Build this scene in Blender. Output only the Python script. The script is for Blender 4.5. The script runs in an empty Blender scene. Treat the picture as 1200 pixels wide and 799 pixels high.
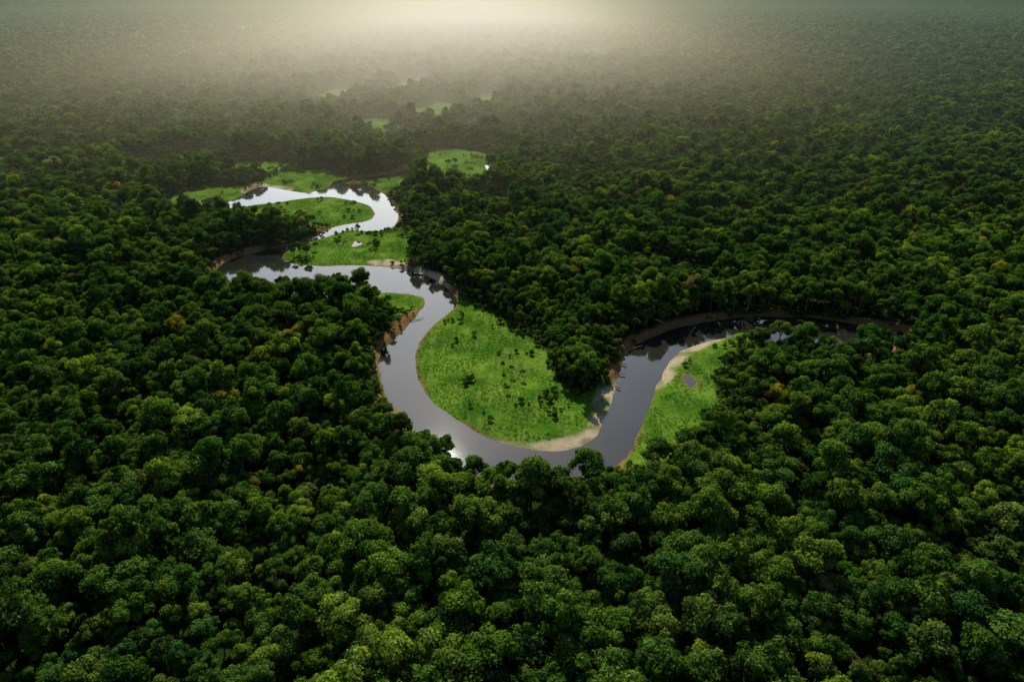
import bpy, math, numpy as np, bmesh
from mathutils import Vector
RNG=np.random.default_rng(7)
# all plan coordinates below are metres on the ground: +Y north (towards the sun), +X east
RIVER=[(-236,512),(-231,536),(-226,568),(-223,590),(-208,590),(-194,582),(-174,573),(-160,590),(-151,602),(-132,602),(-111,573),(-96,539),(-86,503),(-87,476),(-100,468),(-116,470),(-128,456),(-143,436),(-148,420),(-141,404),(-119,398),(-90,399),(-60,389),(-40,367),(-31,347),(-31,334),(-41,311),(-45,288),(-43,266),(-36,246),(-24,229),(-11,216),(0,209),(12,206),(21,207),(29,212),(35,222),(39,234),(44,251),(49,270),(57,288),(69,300),(87,312),(106,319),(125,324),(155,322),
(178,314),(191,308),(194,303),(177,286),(160,282),(138,286),(123,291),(115,305),(105,299),(91,293),(77,282),(66,262),(58,241),(50,222),(42,204),(28,187),(14,184),(0,185),(-10,188),(-17,193),(-25,204),(-34,215),(-43,228),(-54,247),(-62,281),(-58,295),(-50,325),(-48,345),(-58,354),(-77,355),(-102,348),(-125,346),(-152,350),(-176,372),(-180,404),(-168,424),(-150,436),(-138,454),(-128,478),(-108,492),(-105,512),(-116,536),(-136,552),(-156,560),(-178,552),(-187,544),(-205,536),(-212,529),(-219,505)]
CREEK=[(-159,573),(-160,599),(-158,616),(-134,629),(-112,643),(-103,664),(-98,664),(-103,633),(-128,620),(-147,611),(-149,590)]
def ell(cx,cy,rx,ry,n=11):
    return [(cx+rx*math.cos(2*math.pi*i/n)*(1+.3*math.sin(i*2.3+cx)),cy+ry*math.sin(2*math.pi*i/n)*(1+.2*math.sin(i*3.1+cy))) for i in range(n)]
POND=ell(77,257,2.2,6,8)
POOLS=[ell(-20,668,6,30,9),ell(-245,548,8,12,8),ell(-105,440,3,6,8)]
MEADOWS=[
 [(-34,347),(-26,345),(-11,325),(4,307),(17,295),(17,278),(20,262),(24,252),(32,247),(47,256),(40,222),(28,200),(12,198),(-13,211),(-35,237),(-46,270),(-44,314)],
 [(115,310),(127,298),(109,291),(100,272),(91,259),(83,240),(79,226),(64,207),(53,196),(39,184),(43,211),(54,234),(62,262),(82,291)],
 [(-94,364),(-82,383),(-64,386),(-48,366),(-50,336),(-60,322),(-68,338),(-80,350)],
 [(-150,424),(-142,442),(-126,457),(-114,466),(-98,470),(-83,482),(-66,451),(-64,408),(-81,395),(-106,398),(-126,397),(-140,402)],
 [(-282,560),(-258,586),(-230,590),(-219,531),(-238,506),(-266,520)],
 [(-226,609),(-208,640),(-168,644),(-150,609),(-156,573),(-187,568),(-212,585)],
 [(-213,531),(-187,546),(-160,562),(-137,554),(-112,531),(-105,510),(-106,475),(-127,476),(-156,472),(-190,478)],
 [(-89,706),(-70,752),(-33,730),(-20,666),(-33,595),(-59,585),(-81,638)],
 [(-135,618),(-116,645),(-98,634),(-92,568),(-110,573),(-123,596)],
 ell(-105,1010,38,85),ell(-175,895,32,62),ell(-180,1310,22,130),ell(-41,1100,16,95),ell(100,386,18,11),ell(-326,677,28,26),ell(-424,712,14,24),ell(-7,541,18,16),ell(-240,655,28,22),ell(-130,810,22,34),ell(-55,850,14,30),ell(-290,1180,30,90),ell(260,1250,24,60),ell(560,1400,30,70)]
FARM=[ell(216,1926,50,150),ell(830,1926,38,130)]
SAND=[[(-6,211),(0,212),(8,212),(17,213),(25,217),(32,229),(37,241),(42,225),(34,198),(12,192),(0,196),(-6,204)],
 [(108,303),(101,294),(91,286.5),(80.5,277.5),(71.5,262),(64.5,250),(60,250),(62,262),(74,290),(96,303)],
 [(33.5,243),(39,252),(45.5,259),(53,274),(55,262),(43,234),(36,219),(34,228)],
 [(-90,402),(-70,406),(-41,377),(-28,354),(-50,372)],
 [(-232,573),(-227,602),(-206,596),(-188,585),(-194,568),(-217,573)],
 [(-82,379),(-64,383),(-48,353),(-59,365)]]
def smooth(pts,k=4):
    pts=[np.array(p,float) for p in pts]; n=len(pts); out=[]
    for i in range(n):
        p0,p1,p2,p3=pts[i-1],pts[i],pts[(i+1)%n],pts[(i+2)%n]
        for j in range(k):
            t=j/k
            out.append(0.5*((2*p1)+(-p0+p2)*t+(2*p0-5*p1+4*p2-p3)*t*t+(-p0+3*p1-3*p2+p3)*t**3))
    return np.array(out)
rivers=[smooth(r) for r in [RIVER,CREEK,POND]+POOLS]; grass=[smooth(g) for g in MEADOWS]; sands=[smooth(s) for s in SAND]; farm=[smooth(s) for s in FARM]
def sdf(px,py,polys,cap=40.0):
    out=np.full(px.shape,cap)
    for pl in polys:
        mn=pl.min(0)-cap; mx=pl.max(0)+cap
        sel=np.nonzero((px>mn[0])&(px<mx[0])&(py>mn[1])&(py<mx[1]))[0]
        if len(sel)==0: continue
        x=px[sel]; y=py[sel]; d=np.full(x.shape,1e12); ins=np.zeros(x.shape,bool)
        for i in range(len(pl)):
            ax,ay=pl[i-1]; bx,by=pl[i]; ex,ey=bx-ax,by-ay
            L=ex*ex+ey*ey+1e-9
            t=np.clip(((x-ax)*ex+(y-ay)*ey)/L,0,1)
            d=np.minimum(d,(x-ax-t*ex)**2+(y-ay-t*ey)**2)
            if ay!=by:
                c=((ay>y)!=(by>y))&(x<(bx-ax)*(y-ay)/(by-ay)+ax); ins^=c
        d=np.sqrt(d); d[ins]*=-1
        out[sel]=np.minimum(out[sel],d)
    return out
TAB=RNG.random((256,256))
def vn(x,y,s,o=0):
    x=x/s+o*17.3+1000; y=y/s+o*7.7+1000
    xi=np.floor(x).astype(int); yi=np.floor(y).astype(int); fx=x-xi; fy=y-yi
    fx=fx*fx*(3-2*fx); fy=fy*fy*(3-2*fy)
    a=TAB[xi&255,yi&255]; b=TAB[(xi+1)&255,yi&255]; c=TAB[xi&255,(yi+1)&255]; d=TAB[(xi+1)&255,(yi+1)&255]
    return (a*(1-fx)+b*fx)*(1-fy)+(c*(1-fx)+d*fx)*fy
def ss(a,b,x):
    t=np.clip((x-a)/(b-a),0,1); return t*t*(3-2*t)
# ---------- materials
class NB:
    def __init__(s,name):
        s.m=bpy.data.materials.new(name); s.m.use_nodes=True; s.m.node_tree.nodes.clear(); s.n=s.m.node_tree.nodes; s.l=s.m.node_tree.links
    def add(s,t,**k):
        nd=s.n.new(t)
        for a,b in k.items(): setattr(nd,a,b)
        return nd
    def link(s,a,b): s.l.new(a,b)
    def mix(s,f,a,b,mode='MIX'):
        nd=s.n.new('ShaderNodeMix'); nd.data_type='RGBA'; nd.blend_type=mode
        for sock,v in ((nd.inputs[0],f),(nd.inputs[6],a),(nd.inputs[7],b)):
            if isinstance(v,(int,float)): sock.default_value=v
            elif isinstance(v,tuple): sock.default_value=(*v,1)
            else: s.l.new(v,sock)
        return nd.outputs[2]
    def mr(s,v,a,b,c=0.0,d=1.0,sm=False):
        nd=s.n.new('ShaderNodeMapRange'); s.l.new(v,nd.inputs[0])
        if sm: nd.interpolation_type='SMOOTHSTEP'
        for i,q in enumerate((a,b,c,d)): nd.inputs[i+1].default_value=q
        return nd.outputs[0]
    def math(s,op,a,b=0.0):
        nd=s.n.new('ShaderNodeMath'); nd.operation=op
        for i,v in enumerate((a,b)):
            if isinstance(v,(int,float)): nd.inputs[i].default_value=v
            else: s.l.new(v,nd.inputs[i])
        return nd.outputs[0]
    def noise(s,vec,scale,det=3,rough=.5):
        nd=s.n.new('ShaderNodeTexNoise'); nd.inputs['Scale'].default_value=scale; nd.inputs['Detail'].default_value=det; nd.inputs['Roughness'].default_value=rough
        if vec is not None: s.l.new(vec,nd.inputs['Vector'])
        return nd.outputs[0]
    def attr(s,name):
        nd=s.n.new('ShaderNodeAttribute'); nd.attribute_name=name; return nd.outputs['Fac']
def leaf_mat(name,cols,rare=True,trans=.3,bykind=False):
    b=NB(name); oi=b.add('ShaderNodeObjectInfo')
    cr=b.add('ShaderNodeValToRGB'); b.link(b.attr('kind') if bykind else oi.outputs['Random'],cr.inputs[0])
    el=cr.color_ramp.elements
    el[0].position=0; el[0].color=(*cols[0],1); el[1].position=1; el[1].color=(*cols[-1],1)
    for i in range(1,len(cols)-1):
        e=el.new(i/(len(cols)-1)); e.color=(*cols[i],1)
    pos=b.add('ShaderNodeNewGeometry').outputs['Position'] if bykind else oi.outputs['Location']
    c=b.mix(b.mr(b.noise(pos,0.009,3),.4,.62,0,.55),cr.outputs[0],(0.026,0.082,0.018))
    c=b.mix(b.mr(b.noise(pos,0.022,2),.5,.7,0,.45),c,(0.14,0.23,0.025))
    if rare:
        wn=b.add('ShaderNodeTexWhiteNoise'); wn.noise_dimensions='3D'; b.link(oi.outputs['Location'],wn.inputs['Vector'])
        c=b.mix(b.mr(wn.outputs['Value'],.995,.9955),c,(0.24,0.23,0.02))
        c=b.mix(b.mr(wn.outputs['Value'],.006,.005),c,(0.15,0.15,0.05))
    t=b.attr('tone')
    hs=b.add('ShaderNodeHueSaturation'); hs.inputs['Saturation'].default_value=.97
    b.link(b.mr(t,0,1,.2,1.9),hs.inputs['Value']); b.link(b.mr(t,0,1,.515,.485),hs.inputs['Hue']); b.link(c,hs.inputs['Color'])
    p=b.add('ShaderNodeBsdfDiffuse'); b.link(hs.outputs[0],p.inputs[0])
    tr=b.add('ShaderNodeBsdfTranslucent'); b.link(b.mix(1.0,hs.outputs[0],(1.5,1.5,.5),'MULTIPLY'),tr.inputs[0])
    ms=b.add('ShaderNodeMixShader'); ms.inputs[0].default_value=trans
    b.link(p.outputs[0],ms.inputs[1]); b.link(tr.outputs[0],ms.inputs[2])
    o=b.add('ShaderNodeOutputMaterial'); b.link(ms.outputs[0],o.inputs[0]); return b.m
GREENS=[(0.026,0.088,0.015),(0.07,0.155,0.013),(0.034,0.105,0.026),(0.10,0.185,0.016),(0.045,0.13,0.022),(0.18,0.26,0.026),(0.032,0.092,0.02),(0.11,0.17,0.03)]
LEAF=leaf_mat('rainforest_leaves',GREENS,trans=.34)
FLEAF=leaf_mat('distant_forest_leaves',[tuple(v*.75 for v in c) for c in GREENS],rare=False,bykind=True,trans=.2)
GRASSM=leaf_mat('tall_grass',[(0.08,0.21,0.013),(0.115,0.26,0.02),(0.17,0.31,0.03)],rare=False,trans=.4)
def simple(name,c1,c2,scale,rough=.8):
    b=NB(name); g=b.add('ShaderNodeNewGeometry'); p=b.add('ShaderNodeBsdfPrincipled'); p.inputs['Roughness'].default_value=rough
    b.link(b.mix(b.noise(g.outputs['Position'],scale,4),c1,c2),p.inputs['Base Color'])
    o=b.add('ShaderNodeOutputMaterial'); b.link(p.outputs[0],o.inputs[0]); return b.m
BARK=simple('bark',(0.07,0.05,0.035),(0.18,0.15,0.11),2)
DEAD=simple('bleached_wood',(0.16,0.13,0.10),(0.38,0.34,0.29),1.5)
def mk(name,V,F,mats,mi=None,tone=None,kind=None):
    me=bpy.data.meshes.new(name); me.from_pydata([tuple(v) for v in V],[],F)
    for m in mats: me.materials.append(m)
    if mi is not None: me.polygons.foreach_set('material_index',np.array(mi,dtype=np.int32))
    for nm,t in (('tone',tone),('kind',kind)):
        if t is not None:
            a=me.attributes.new(nm,'FLOAT','POINT'); a.data.foreach_set('value',np.array(t,dtype=np.float32))
    me.update(); return bpy.data.objects.new(name,me)
def ico(sub):
    bm=bmesh.new(); bmesh.ops.create_icosphere(bm,subdivisions=sub,radius=1)
    V=np.array([v.co[:] for v in bm.verts]); F=[tuple(v.index for v in f.verts) for f in bm.faces]; bm.free(); return V,F
I1=ico(1); I2=ico(2)
def tube(V,F,MI,T,p0,p1,r0,r1,n=6):
    p0=np.array(p0,float); p1=np.array(p1,float); d=p1-p0; d/=np.linalg.norm(d)+1e-9
    u=np.cross(d,[0.3,1,.2]); u/=np.linalg.norm(u); w=np.cross(d,u); b=len(V)
    for p,r in ((p0,r0),(p1,r1)):
        for i in range(n):
            a=2*math.pi*i/n; V.append(p+r*(u*math.cos(a)+w*math.sin(a))); T.append(.5)
    for i in range(n):
        j=(i+1)%n; F.append((b+i,b+j,b+n+j,b+n+i)); MI.append(1)
def make_tree(name,seed,leaves=110,R=4.3,HZ=2.7,C=8.0,nl=20,ls=.33):
    r=np.random.default_rng(seed); V=[];F=[];MI=[];T=[]
    tube(V,F,MI,T,(0,0,-1),(r.uniform(-.4,.4),r.uniform(-.4,.4),C-1.5),.38,.2,7)
    ax=r.uniform(.8,1.2); offp=r.uniform(0,6.28)
    for i in range(nl):
        u=r.uniform(-.2,1) if i>3 else .9; ph=i*2.4+offp+r.uniform(-.5,.5)
        q=math.sqrt(max(0,1-u*u)); k=r.uniform(.55,1.02)
        c=np.array([R*k*q*math.cos(ph)*ax,R*k*q*math.sin(ph)/ax,C+HZ*u*k])
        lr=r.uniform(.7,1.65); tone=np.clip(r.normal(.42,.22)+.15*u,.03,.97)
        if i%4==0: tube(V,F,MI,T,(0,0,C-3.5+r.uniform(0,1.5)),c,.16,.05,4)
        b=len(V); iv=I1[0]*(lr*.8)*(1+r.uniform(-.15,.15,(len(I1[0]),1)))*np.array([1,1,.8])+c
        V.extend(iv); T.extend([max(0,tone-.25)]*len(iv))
        for f in I1[1]: F.append(tuple(b+k2 for k2 in f)); MI.append(0)
        D=r.normal(size=(leaves,3)); D/=np.linalg.norm(D,axis=1)[:,None]; D[:,2]=np.where(D[:,2]<-.35,-D[:,2],D[:,2])
        pos=c+D*lr*r.uniform(.8,1.25,(leaves,1))*np.array([1,1,.85])
        N=D+r.normal(size=(leaves,3))*.45+np.array([0,0,.25]); N/=np.linalg.norm(N,axis=1)[:,None]
        A_=np.cross(N,r.normal(size=(leaves,3))); A_/=np.linalg.norm(A_,axis=1)[:,None]; B_=np.cross(N,A_)
        s=r.uniform(.55,1.25,(leaves,1))*ls
        b=len(V)
        Q=np.stack([pos+A_*s,pos+B_*s*.7,pos-A_*s,pos-B_*s*.7],1).reshape(-1,3); V.extend(Q)
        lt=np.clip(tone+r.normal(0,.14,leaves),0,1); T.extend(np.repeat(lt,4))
        for j in range(leaves): F.append((b+4*j,b+4*j+1,b+4*j+2,b+4*j+3)); MI.append(0)
    return mk(name,V,F,[LEAF,BARK],MI,T)
def make_patch(name,seed,size=80,n=210):
    r=np.random.default_rng(seed); V=[];F=[];T=[];K=[]
    g=int(round(math.sqrt(n))); st=size/g
    for i in range(g):
        for j in range(g):
            R=r.uniform(2.2,4.6)
            c=np.array([(i+.5+r.uniform(-.45,.45))*st-size/2,(j+.5+r.uniform(-.45,.45))*st-size/2,4.5+R*.8+r.normal(0,1.3)])
            ph=r.uniform(0,9,6); X=I2[0]
            lump=1+.2*np.sin(4*X[:,0]+ph[0])*np.sin(4*X[:,1]+ph[1])+.15*np.sin(7*X[:,2]+6*X[:,0]+ph[2])+r.uniform(-.16,.16,len(X))
            b=len(V); V.extend(X*lump[:,None]*np.array([R,R,R*.7])+c)
            t=np.clip(r.normal(.38,.2),.03,.95); T.extend(np.clip(t+r.normal(0,.15,len(X)),0,1)); K.extend([r.random()]*len(X))
            F.extend([tuple(b+k for k in f) for f in I2[1]])
    return mk(name,V,F,[FLEAF],None,T,K)
def make_tuft(name,seed):
    r=np.random.default_rng(seed); V=[];F=[];T=[]
    for i in range(24):
        a=r.uniform(0,6.28); rad=r.uniform(0,.6); p=np.array([rad*math.cos(a),rad*math.sin(a),0]); l=np.array([math.cos(a+r.normal(0,.6)),math.sin(a+r.normal(0,.6)),0])*r.uniform(.2,.6)+[0,0,r.uniform(.25,.5)]
        w=np.array([-math.sin(a),math.cos(a),0])*.09; b=len(V)
        V+= [p-w,p+w,p+l*.6+w*.8,p+l]; T+=[r.uniform(.3,.7)]*4; F.append((b,b+1,b+2,b+3))
    return mk(name,V,F,[GRASSM],None,T)
def coll(name,obs):
    c=bpy.data.collections.new(name)
    for o in obs: c.objects.link(o)
    return c
NK=16
trees=coll('rainforest_tree_kinds',[make_tree('tree_kind_%02d'%i,100+i,R=RNG.uniform(3.3,5.0),HZ=RNG.uniform(2.0,4.2),nl=int(RNG.integers(14,28))) for i in range(NK)])
patches=coll('forest_patch_kinds',[make_patch('forest_patch_kind_%d'%i,300+i) for i in range(5)])
tufts=coll('grass_tuft_kinds',[make_tuft('grass_tuft_kind_%d'%i,500+i) for i in range(4)])
SC=bpy.context.scene.collection.objects
def scatter(name,pts,rotz,scl,col,nk,tilt=0.0):
    n=len(pts); me=bpy.data.meshes.new(name); me.vertices.add(n); me.vertices.foreach_set('co',np.asarray(pts,dtype=np.float32).ravel())
    rot=np.zeros((n,3),np.float32); rot[:,2]=rotz
    if tilt: rot[:,:2]=RNG.normal(0,tilt,(n,2))
    a=me.attributes.new('irot','FLOAT_VECTOR','POINT'); a.data.foreach_set('vector',rot.ravel())
    a=me.attributes.new('iscl','FLOAT_VECTOR','POINT'); a.data.foreach_set('vector',np.asarray(scl,dtype=np.float32).ravel())
    a=me.attributes.new('iidx','INT','POINT'); a.data.foreach_set('value',RNG.integers(0,nk,n).astype(np.int32))
    me.update(); ob=bpy.data.objects.new(name,me); SC.link(ob)
    ng=bpy.data.node_groups.new(name+'_scatter','GeometryNodeTree')
    ng.interface.new_socket('Geometry',in_out='INPUT',socket_type='NodeSocketGeometry'); ng.interface.new_socket('Geometry',in_out='OUTPUT',socket_type='NodeSocketGeometry')
    N=ng.nodes; L=ng.links; gi=N.new('NodeGroupInput'); go=N.new('NodeGroupOutput'); ip=N.new('GeometryNodeInstanceOnPoints'); ci=N.new('GeometryNodeCollectionInfo')
    ci.inputs['Collection'].default_value=col; ci.inputs['Separate Children'].default_value=True; ci.inputs['Reset Children'].default_value=True
    def na(nm,ty):
        x=N.new('GeometryNodeInputNamedAttribute'); x.data_type=ty; x.inputs['Name'].default_value=nm; return x.outputs['Attribute']
    L.new(gi.outputs[0],ip.inputs['Points']); L.new(ci.outputs[0],ip.inputs['Instance']); ip.inputs['Pick Instance'].default_value=True
    L.new(na('iidx','INT'),ip.inputs['Instance Index'])
    e=N.new('FunctionNodeEulerToRotation'); L.new(na('irot','FLOAT_VECTOR'),e.inputs[0]); L.new(e.outputs[0],ip.inputs['Rotation'])
    L.new(na('iscl','FLOAT_VECTOR'),ip.inputs['Scale']); L.new(ip.outputs[0],go.inputs[0])
    md=ob.modifiers.new('scatter','NODES'); md.node_group=ng
    return ob
# ---------- terrain
def grow(v,s,lim,k=1.13):
    out=[]
    while abs(v)<abs(lim): s*=k; v+=s; out.append(v)
    return out
xf=np.arange(-290,310,1.25)
xs=np.array(grow(-290,-1.25,-26000)[::-1]+list(xf)+grow(xf[-1],1.25,26000))
y1=list(np.arange(130,430,1.25)); y2=list(np.arange(430,860,2.2)); y3=list(np.arange(862,1500,7))
ys=np.array(grow(130,-1.25,-3000,1.15)[::-1]+y1+y2+y3+grow(1497,7,26000))
X,Y=np.meshgrid(xs,ys); nx,ny=len(xs),len(ys); x=X.ravel(); y=Y.ravel()
def fields(x,y):
    j=(vn(x,y,7)-.5)*2.2+(vn(x,y,2.5,3)-.5)*1.2
    dg=sdf(x,y,grass)+((vn(x,y,16,11)-.5)*9+(vn(x,y,6,12)-.5)*3)*ss(150,260,y)
    return sdf(x,y,rivers),dg,sdf(x,y,sands),j
def height(x,y,dr,dg,j):
    bar=1-ss(-1,5,dg)
    d=dr+j*.5
    cliff=np.where(d<0,d*.5,0)+2.2*ss(-.2,3.6,d)
    gentle=np.where(d<0,d*.18,1.7*(1-np.exp(-np.maximum(d,0)/14)))
    z=cliff*(1-bar)+gentle*bar
    und=(vn(x,y,160,5)-.5)*6*ss(20,40,dr)*ss(1250,950,y)+(vn(x,y,14,6)-.5)*.5*ss(2,8,dr)*ss(900,500,y)
    return np.maximum(z,-2.2)+und
dr,dg,ds,j=fields(x,y); z=height(x,y,dr,dg,j)
me=bpy.data.meshes.new('ground'); me.vertices.add(nx*ny); me.vertices.foreach_set('co',np.stack([x,y,z],1).astype(np.float32).ravel())
def gridfaces(keep=None):
    i=np.arange(ny-1)[:,None]*nx+np.arange(nx-1)[None,:]; i=i.ravel()
    q=np.stack([i,i+1,i+nx+1,i+nx],1)
    if keep is not None: q=q[keep[q].any(1)]
    return q
def setfaces(me,q):
    me.loops.add(q.size); me.loops.foreach_set('vertex_index',q.astype(np.int32).ravel()); me.polygons.add(len(q)); me.polygons.foreach_set('loop_start',np.arange(0,q.size,4,dtype=np.int32)); me.update(calc_edges=True); me.polygons.foreach_set('use_smooth',np.ones(len(q),bool))
setfaces(me,gridfaces())
def fa(n,v): a=me.attributes.new(n,'FLOAT','POINT'); a.data.foreach_set('value',v.astype(np.float32))
fa('grass',1-ss(-1.0,2.0,dg)); fa('sand',(1-ss(-2.0,1.0,ds+j*1.2))*(.3+.7*ss(.3,.6,vn(x,y,5,21)))); fa('soil',(1-ss(3.5,7,dr+j*1.2))*ss(.2,.5,vn(x,y,13,14))); fa('shore',(1-ss(.3,2.2,dr+j*.6))*ss(.2,.6,vn(x,y,20,15)))
b=NB('ground_soil_and_grass'); g=b.add('ShaderNodeNewGeometry').outputs['Position']
n1=b.noise(g,.6,5,.6); n2=b.noise(g,.05,4,.55); n3=b.noise(g,2.5,3)
mp=b.add('ShaderNodeMapping'); mp.inputs['Rotation'].default_value=(0,0,.5); mp.inputs['Scale'].default_value=(.5,.06,1); b.link(g,mp.inputs[0]); n4=b.noise(mp.outputs[0],1,4)
floor=b.mix(n1,(0.012,0.03,0.008),(0.03,0.055,0.014))
gr=b.mix(b.mr(n2,.38,.62),(0.045,0.14,0.012),(0.14,0.275,0.028)); gr=b.mix(b.mr(n4,.5,.68,0,.5),gr,(0.23,0.28,0.08)); gr=b.mix(b.mr(n1,.3,.52,.75,0),gr,(0.022,0.075,0.01))
soil=b.mix(n1,(0.12,0.062,0.028),(0.36,0.21,0.11))
sand=b.mix(n1,(0.28,0.21,0.13),(0.68,0.60,0.47))
c=b.mix(b.attr('soil'),floor,soil); c=b.mix(b.attr('grass'),c,gr)
c=b.mix(b.attr('shore'),c,b.mix(.3,soil,gr)); c=b.mix(b.attr('sand'),c,sand)
p=b.add('ShaderNodeBsdfDiffuse'); b.link(c,p.inputs[0])
bp=b.add('ShaderNodeBump'); bp.inputs['Strength'].default_value=.8; bp.inputs['Distance'].default_value=.5; b.link(n3,bp.inputs['Height']); b.link(bp.outputs[0],p.inputs['Normal'])
o=b.add('ShaderNodeOutputMaterial'); b.link(p.outputs[0],o.inputs[0]); me.materials.append(b.m)
SC.link(bpy.data.objects.new('ground',me))
FM=NB('distant_meadow'); p=FM.add('ShaderNodeBsdfDiffuse'); FM.link(FM.mix(FM.noise(FM.add('ShaderNodeNewGeometry').outputs['Position'],.05,4),(0.07,0.16,0.02),(0.20,0.27,0.07)),p.inputs[0]); o=FM.add('ShaderNodeOutputMaterial'); FM.link(p.outputs[0],o.inputs[0])
for f in farm:
    SC.link(mk('distant_meadow',[(a[0],a[1],2.6) for a in f],[tuple(range(len(f)))],[FM.m]))
# river sheet
q=gridfaces(dr<4); used=np.unique(q); rm=np.full(nx*ny,-1); rm[used]=np.arange(len(used))
wm=bpy.data.meshes.new('river'); wm.vertices.add(len(used)); wm.vertices.foreach_set('co',np.stack([x[used],y[used],np.zeros(len(used))],1).astype(np.float32).ravel()); setfaces(wm,rm[q])
b=NB('river_water'); g=b.add('ShaderNodeNewGeometry').outputs['Position']
bp=b.add('ShaderNodeBump'); b.link(b.mr(b.noise(g,.03,3),.4,.6,.05,.22),bp.inputs['Strength']); bp.inputs['Distance'].default_value=.05; b.link(b.noise(g,.7,4,.6),bp.inputs['Height'])
df=b.add('ShaderNodeBsdfDiffuse'); b.link(b.mix(b.noise(g,.03,3),(0.014,0.016,0.014),(0.04,0.04,0.032)),df.inputs[0])
gl=b.add('ShaderNodeBsdfGlossy'); gl.inputs['Roughness'].default_value=.035; gl.inputs['Color'].default_value=(.80,.88,1,1)
fr=b.add('ShaderNodeFresnel'); fr.inputs['IOR'].default_value=1.45
for nd in (df,gl,fr): b.link(bp.outputs[0],nd.inputs['Normal'])
ms=b.add('ShaderNodeMixShader'); b.link(b.mr(fr.outputs[0],0.03,.33,.03,1),ms.inputs[0]); b.link(df.outputs[0],ms.inputs[1]); b.link(gl.outputs[0],ms.inputs[2])
o=b.add('ShaderNodeOutputMaterial'); b.link(ms.outputs[0],o.inputs[0]); wm.materials.append(b.m)
SC.link(bpy.data.objects.new('river',wm))
# ---------- forest
def jgrid(sp,y0,y1):
    gy=np.arange(y0,y1,sp); gx=np.arange(-(0.7*y1+180),0.7*y1+180,sp); A_,B_=np.meshgrid(gx,gy)
    A_=A_.ravel()+RNG.uniform(-.5,.5,A_.size)*sp; B_=B_.ravel()+RNG.uniform(-.5,.5,B_.size)*sp
    k=np.abs(A_)<0.68*B_+110; return A_[k],B_[k]
FAR=3700
tt=[jgrid(4.5,40,500),jgrid(5.0,500,800),jgrid(5.9,800,1500),jgrid(7.2,1500,2300),jgrid(9.2,2300,FAR)]
tx=np.concatenate([t[0] for t in tt]); ty=np.concatenate([t[1] for t in tt])
d1,d2,d3,j=fields(tx,ty)
mr_=np.where(ty>450,2.0,2.8+3.0*ss(.35,.65,vn(tx,ty,13,14)))
keep=(d1+j*.6>mr_)&(d2+j>1.5)&(sdf(tx,ty,farm)>2); tx,ty,d1,d2,j=tx[keep],ty[keep],d1[keep],d2[keep],j[keep]
tz=height(tx,ty,d1,d2,j)
edge=ss(1,16,np.minimum(d1,d2)); n=len(tx)
g1=RNG.normal(0,.29,n)
sc=np.exp(g1)*(.54+.24*edge)*(0.70+.60*vn(tx,ty,38,9)); sc=np.where(RNG.random(n)<.03,sc*1.35,sc)
sc*=1-.28*(1-edge)*(ty>380)
sc=np.clip(sc,.33,1.45)
sc*=np.where(ty>2300,1.75,np.where(ty>1500,1.4,np.where(ty>800,1.18,np.where(ty>500,1.06,1))))
scz=sc*RNG.uniform(.82,1.3,n)
extra=np.array([(-137,420,1.3,.62),(-131,413,1.3,.7),(-139,412,1.3,.55),(-128,424,1.3,.5),(-97,447,1.4,.6),(-90,430,1.3,.5),(-78,462,1.3,.7),(-72,455,1.3,.6),(-108,462,1.3,.5),(-62,660,1.3,.8),(-55,668,1.3,.7),(0,262,1.4,.33),(-4,266,1.4,.3),(5,259,1.4,.3),(-2,246,1.4,.28)])
tx=np.append(tx,extra[:,0]); ty=np.append(ty,extra[:,1]); tz=np.append(tz,extra[:,2]); sc=np.append(sc,extra[:,3]); scz=np.append(scz,extra[:,3]*.9); n=len(tx)
scatter('rainforest_canopy',np.stack([tx,ty,tz],1),RNG.uniform(0,6.28,n),np.stack([sc,sc,scz],1),trees,NK,.07)
gy=np.arange(FAR+40,14000,150); gx=np.arange(-10300,10300,150); A_,B_=np.meshgrid(gx,gy); A_=A_.ravel()+RNG.uniform(-6,6,A_.size);B_=B_.ravel()
k=np.abs(A_)<0.7*B_+200; A_,B_=A_[k],B_[k]; n=len(A_)
scatter('distant_forest',np.stack([A_,B_,np.full(n,1.5)],1),RNG.integers(0,4,n)*math.pi/2+RNG.uniform(-.1,.1,n),np.stack([np.full(n,2.2),np.full(n,2.2),np.full(n,1.6)],1),patches,5)
# shrubs
sx,sy=jgrid(2.3,150,800); k=np.abs(sx)<320; sx,sy=sx[k],sy[k]
d1,d2,d3,j=fields(sx,sy); cl=vn(sx,sy,9,4)
k=((d1>1.6)&(d1<7)&(d2>-1)&(RNG.random(len(sx))<.75)&(vn(sx,sy,13,14)<.52))|((d2<0)&(d1>5)&(d3>1)&(cl>.76)&(RNG.random(len(sx))<.4))|((d2>-2)&(d2<4)&(d1>3)&(RNG.random(len(sx))<.5))|((d1>.5)&(d1<5)&(d2>0)&(RNG.random(len(sx))<.14))
sx,sy,d1,d2,j=sx[k],sy[k],d1[k],d2[k],j[k]; n=len(sx); sc=RNG.uniform(.10,.36,n)
scatter('riverside_shrubs',np.stack([sx,sy,height(sx,sy,d1,d2,j)-sc*4.5],1),RNG.uniform(0,6.28,n),np.stack([sc*1.1,sc*1.1,sc],1),trees,NK,.06)
gx,gy=jgrid(1.5,150,640); k=np.abs(gx)<260; gx,gy=gx[k],gy[k]
d1,d2,d3,j=fields(gx,gy); k=(d2<1)&(d1>.8)&(d3>0)&(vn(gx,gy,6,8)>.35); gx,gy,d1,d2,j=gx[k],gy[k],d1[k],d2[k],j[k]; n=len(gx); sc=RNG.uniform(.5,1.1,n)
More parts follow.
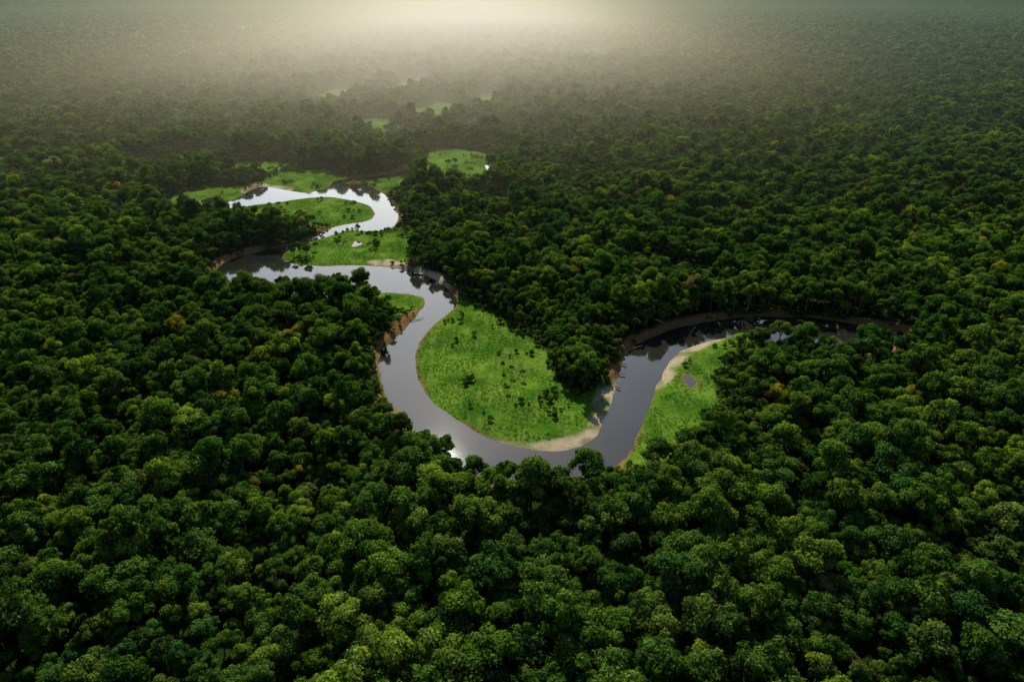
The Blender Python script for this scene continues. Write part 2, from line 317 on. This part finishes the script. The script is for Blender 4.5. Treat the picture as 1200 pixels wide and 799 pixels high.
scatter('meadow_grass',np.stack([gx,gy,height(gx,gy,d1,d2,j)],1),RNG.uniform(0,6.28,n),np.stack([sc,sc,sc*RNG.uniform(.5,1.0,n)],1),tufts,4,.1)
# ---------- fallen trees on the banks
for k,(fx,fy,ang,L) in enumerate([(52,271,2.6,11),(50,262,3.0,8),(46,250,2.2,7),(62,289,3.6,10),(92,309,4.2,10),(118,317,4.5,9),(-55,318,.2,8),(-142,402,1.2,10),(165,313,4.4,10)]):
    r=np.random.default_rng(900+k); V=[];F=[];MI=[];T=[]
    p=np.array([0,0,1.0]); d=np.array([math.cos(ang),math.sin(ang),-.12]); rad=.32
    for sgm in range(5):
        q_=p+d*L/5+np.append(r.normal(0,.15,2),0); tube(V,F,MI,T,p,q_,rad,rad*.75,7)
        if sgm>0:
            for _ in range(2):
                bd=d*.6+np.append(r.normal(0,.7,2),r.uniform(.1,.8)); e_=q_+bd*r.uniform(1,2.2); tube(V,F,MI,T,q_,e_,rad*.45,.05,5); tube(V,F,MI,T,e_,e_+bd*.4+r.normal(0,.5,3),.05,.02,4)
        p=q_; rad*=.75
    ob=mk('fallen_tree',V,F,[DEAD]); ob.location=(fx,fy,0); SC.link(ob)
# ---------- humid haze: thin everywhere, plus a warm bank added to give a far glow
bm=bmesh.new(); bmesh.ops.create_cube(bm,size=1)
for v in bm.verts: v.co=Vector((v.co.x*9000,v.co.y*8700+4550,v.co.z*300+145))
hm=bpy.data.meshes.new('haze'); bm.to_mesh(hm); bm.free()
b=NB('humid_haze'); sp=b.add('ShaderNodeSeparateXYZ'); b.link(b.add('ShaderNodeNewGeometry').outputs['Position'],sp.inputs[0])
gxn=b.math('DIVIDE',b.math('ADD',sp.outputs[0],150),300.0); gxn=b.math('EXPONENT',b.math('MULTIPLY',b.math('MULTIPLY',gxn,gxn),-.5))
rise=b.mr(sp.outputs[1],280,1350,0,1,True); fall=b.mr(sp.outputs[1],2400,5000,1,0,True)
zf=b.math('EXPONENT',b.math('MULTIPLY',sp.outputs[2],-1/120))
glow_bank=b.math('MULTIPLY',b.math('MULTIPLY',gxn,rise),fall)
base=b.math('MULTIPLY',b.mr(sp.outputs[1],200,900,0,1.0e-4),b.mr(sp.outputs[1],1500,3500,1,.25))
dens=b.math('MULTIPLY',b.math('ADD',b.math('MULTIPLY',glow_bank,2.0e-3),base),zf)
vs=b.add('ShaderNodeVolumeScatter'); b.link(dens,vs.inputs['Density']); vs.inputs['Anisotropy'].default_value=.66; b.link(b.mix(b.mr(glow_bank,0,.12),(.72,.95,.95),(1,.95,.74)),vs.inputs['Color'])  # warm tint put into the added bank to colour its glow
o=b.add('ShaderNodeOutputMaterial'); b.link(vs.outputs[0],o.inputs['Volume']); hm.materials.append(b.m); SC.link(bpy.data.objects.new('haze',hm))
# ---------- light
EL=math.radians(38); AZ=math.radians(-7)
w=bpy.data.worlds.new('World'); bpy.context.scene.world=w; w.use_nodes=True
sk=w.node_tree.nodes.new('ShaderNodeTexSky'); sk.sky_type='NISHITA'; sk.sun_disc=False; sk.sun_elevation=EL; sk.sun_rotation=AZ%(2*math.pi); sk.dust_density=1.2
bg=w.node_tree.nodes['Background']; bg.inputs[1].default_value=.068; w.node_tree.links.new(sk.outputs[0],bg.inputs[0])
sd=bpy.data.lights.new('sun','SUN'); sd.energy=5; sd.angle=math.radians(.5); sd.color=(1,.91,.68); so=bpy.data.objects.new('sun',sd)
so.rotation_euler=Vector((-math.sin(AZ)*math.cos(EL),-math.cos(AZ)*math.cos(EL),-math.sin(EL))).to_track_quat('-Z','Y').to_euler(); so.location=(0,0,400)
SC.link(so)
cd=bpy.data.cameras.new('camera'); cd.lens=24; cd.sensor_width=36; cd.clip_end=60000; cd.clip_start=1
co=bpy.data.objects.new('camera',cd); co.location=(0,0,150); co.rotation_euler=(math.pi/2-math.radians(26.9),0,0)
SC.link(co); bpy.context.scene.camera=co
s=bpy.context.scene; s.view_settings.view_transform='Standard'; s.view_settings.look='None'; s.view_settings.exposure=0
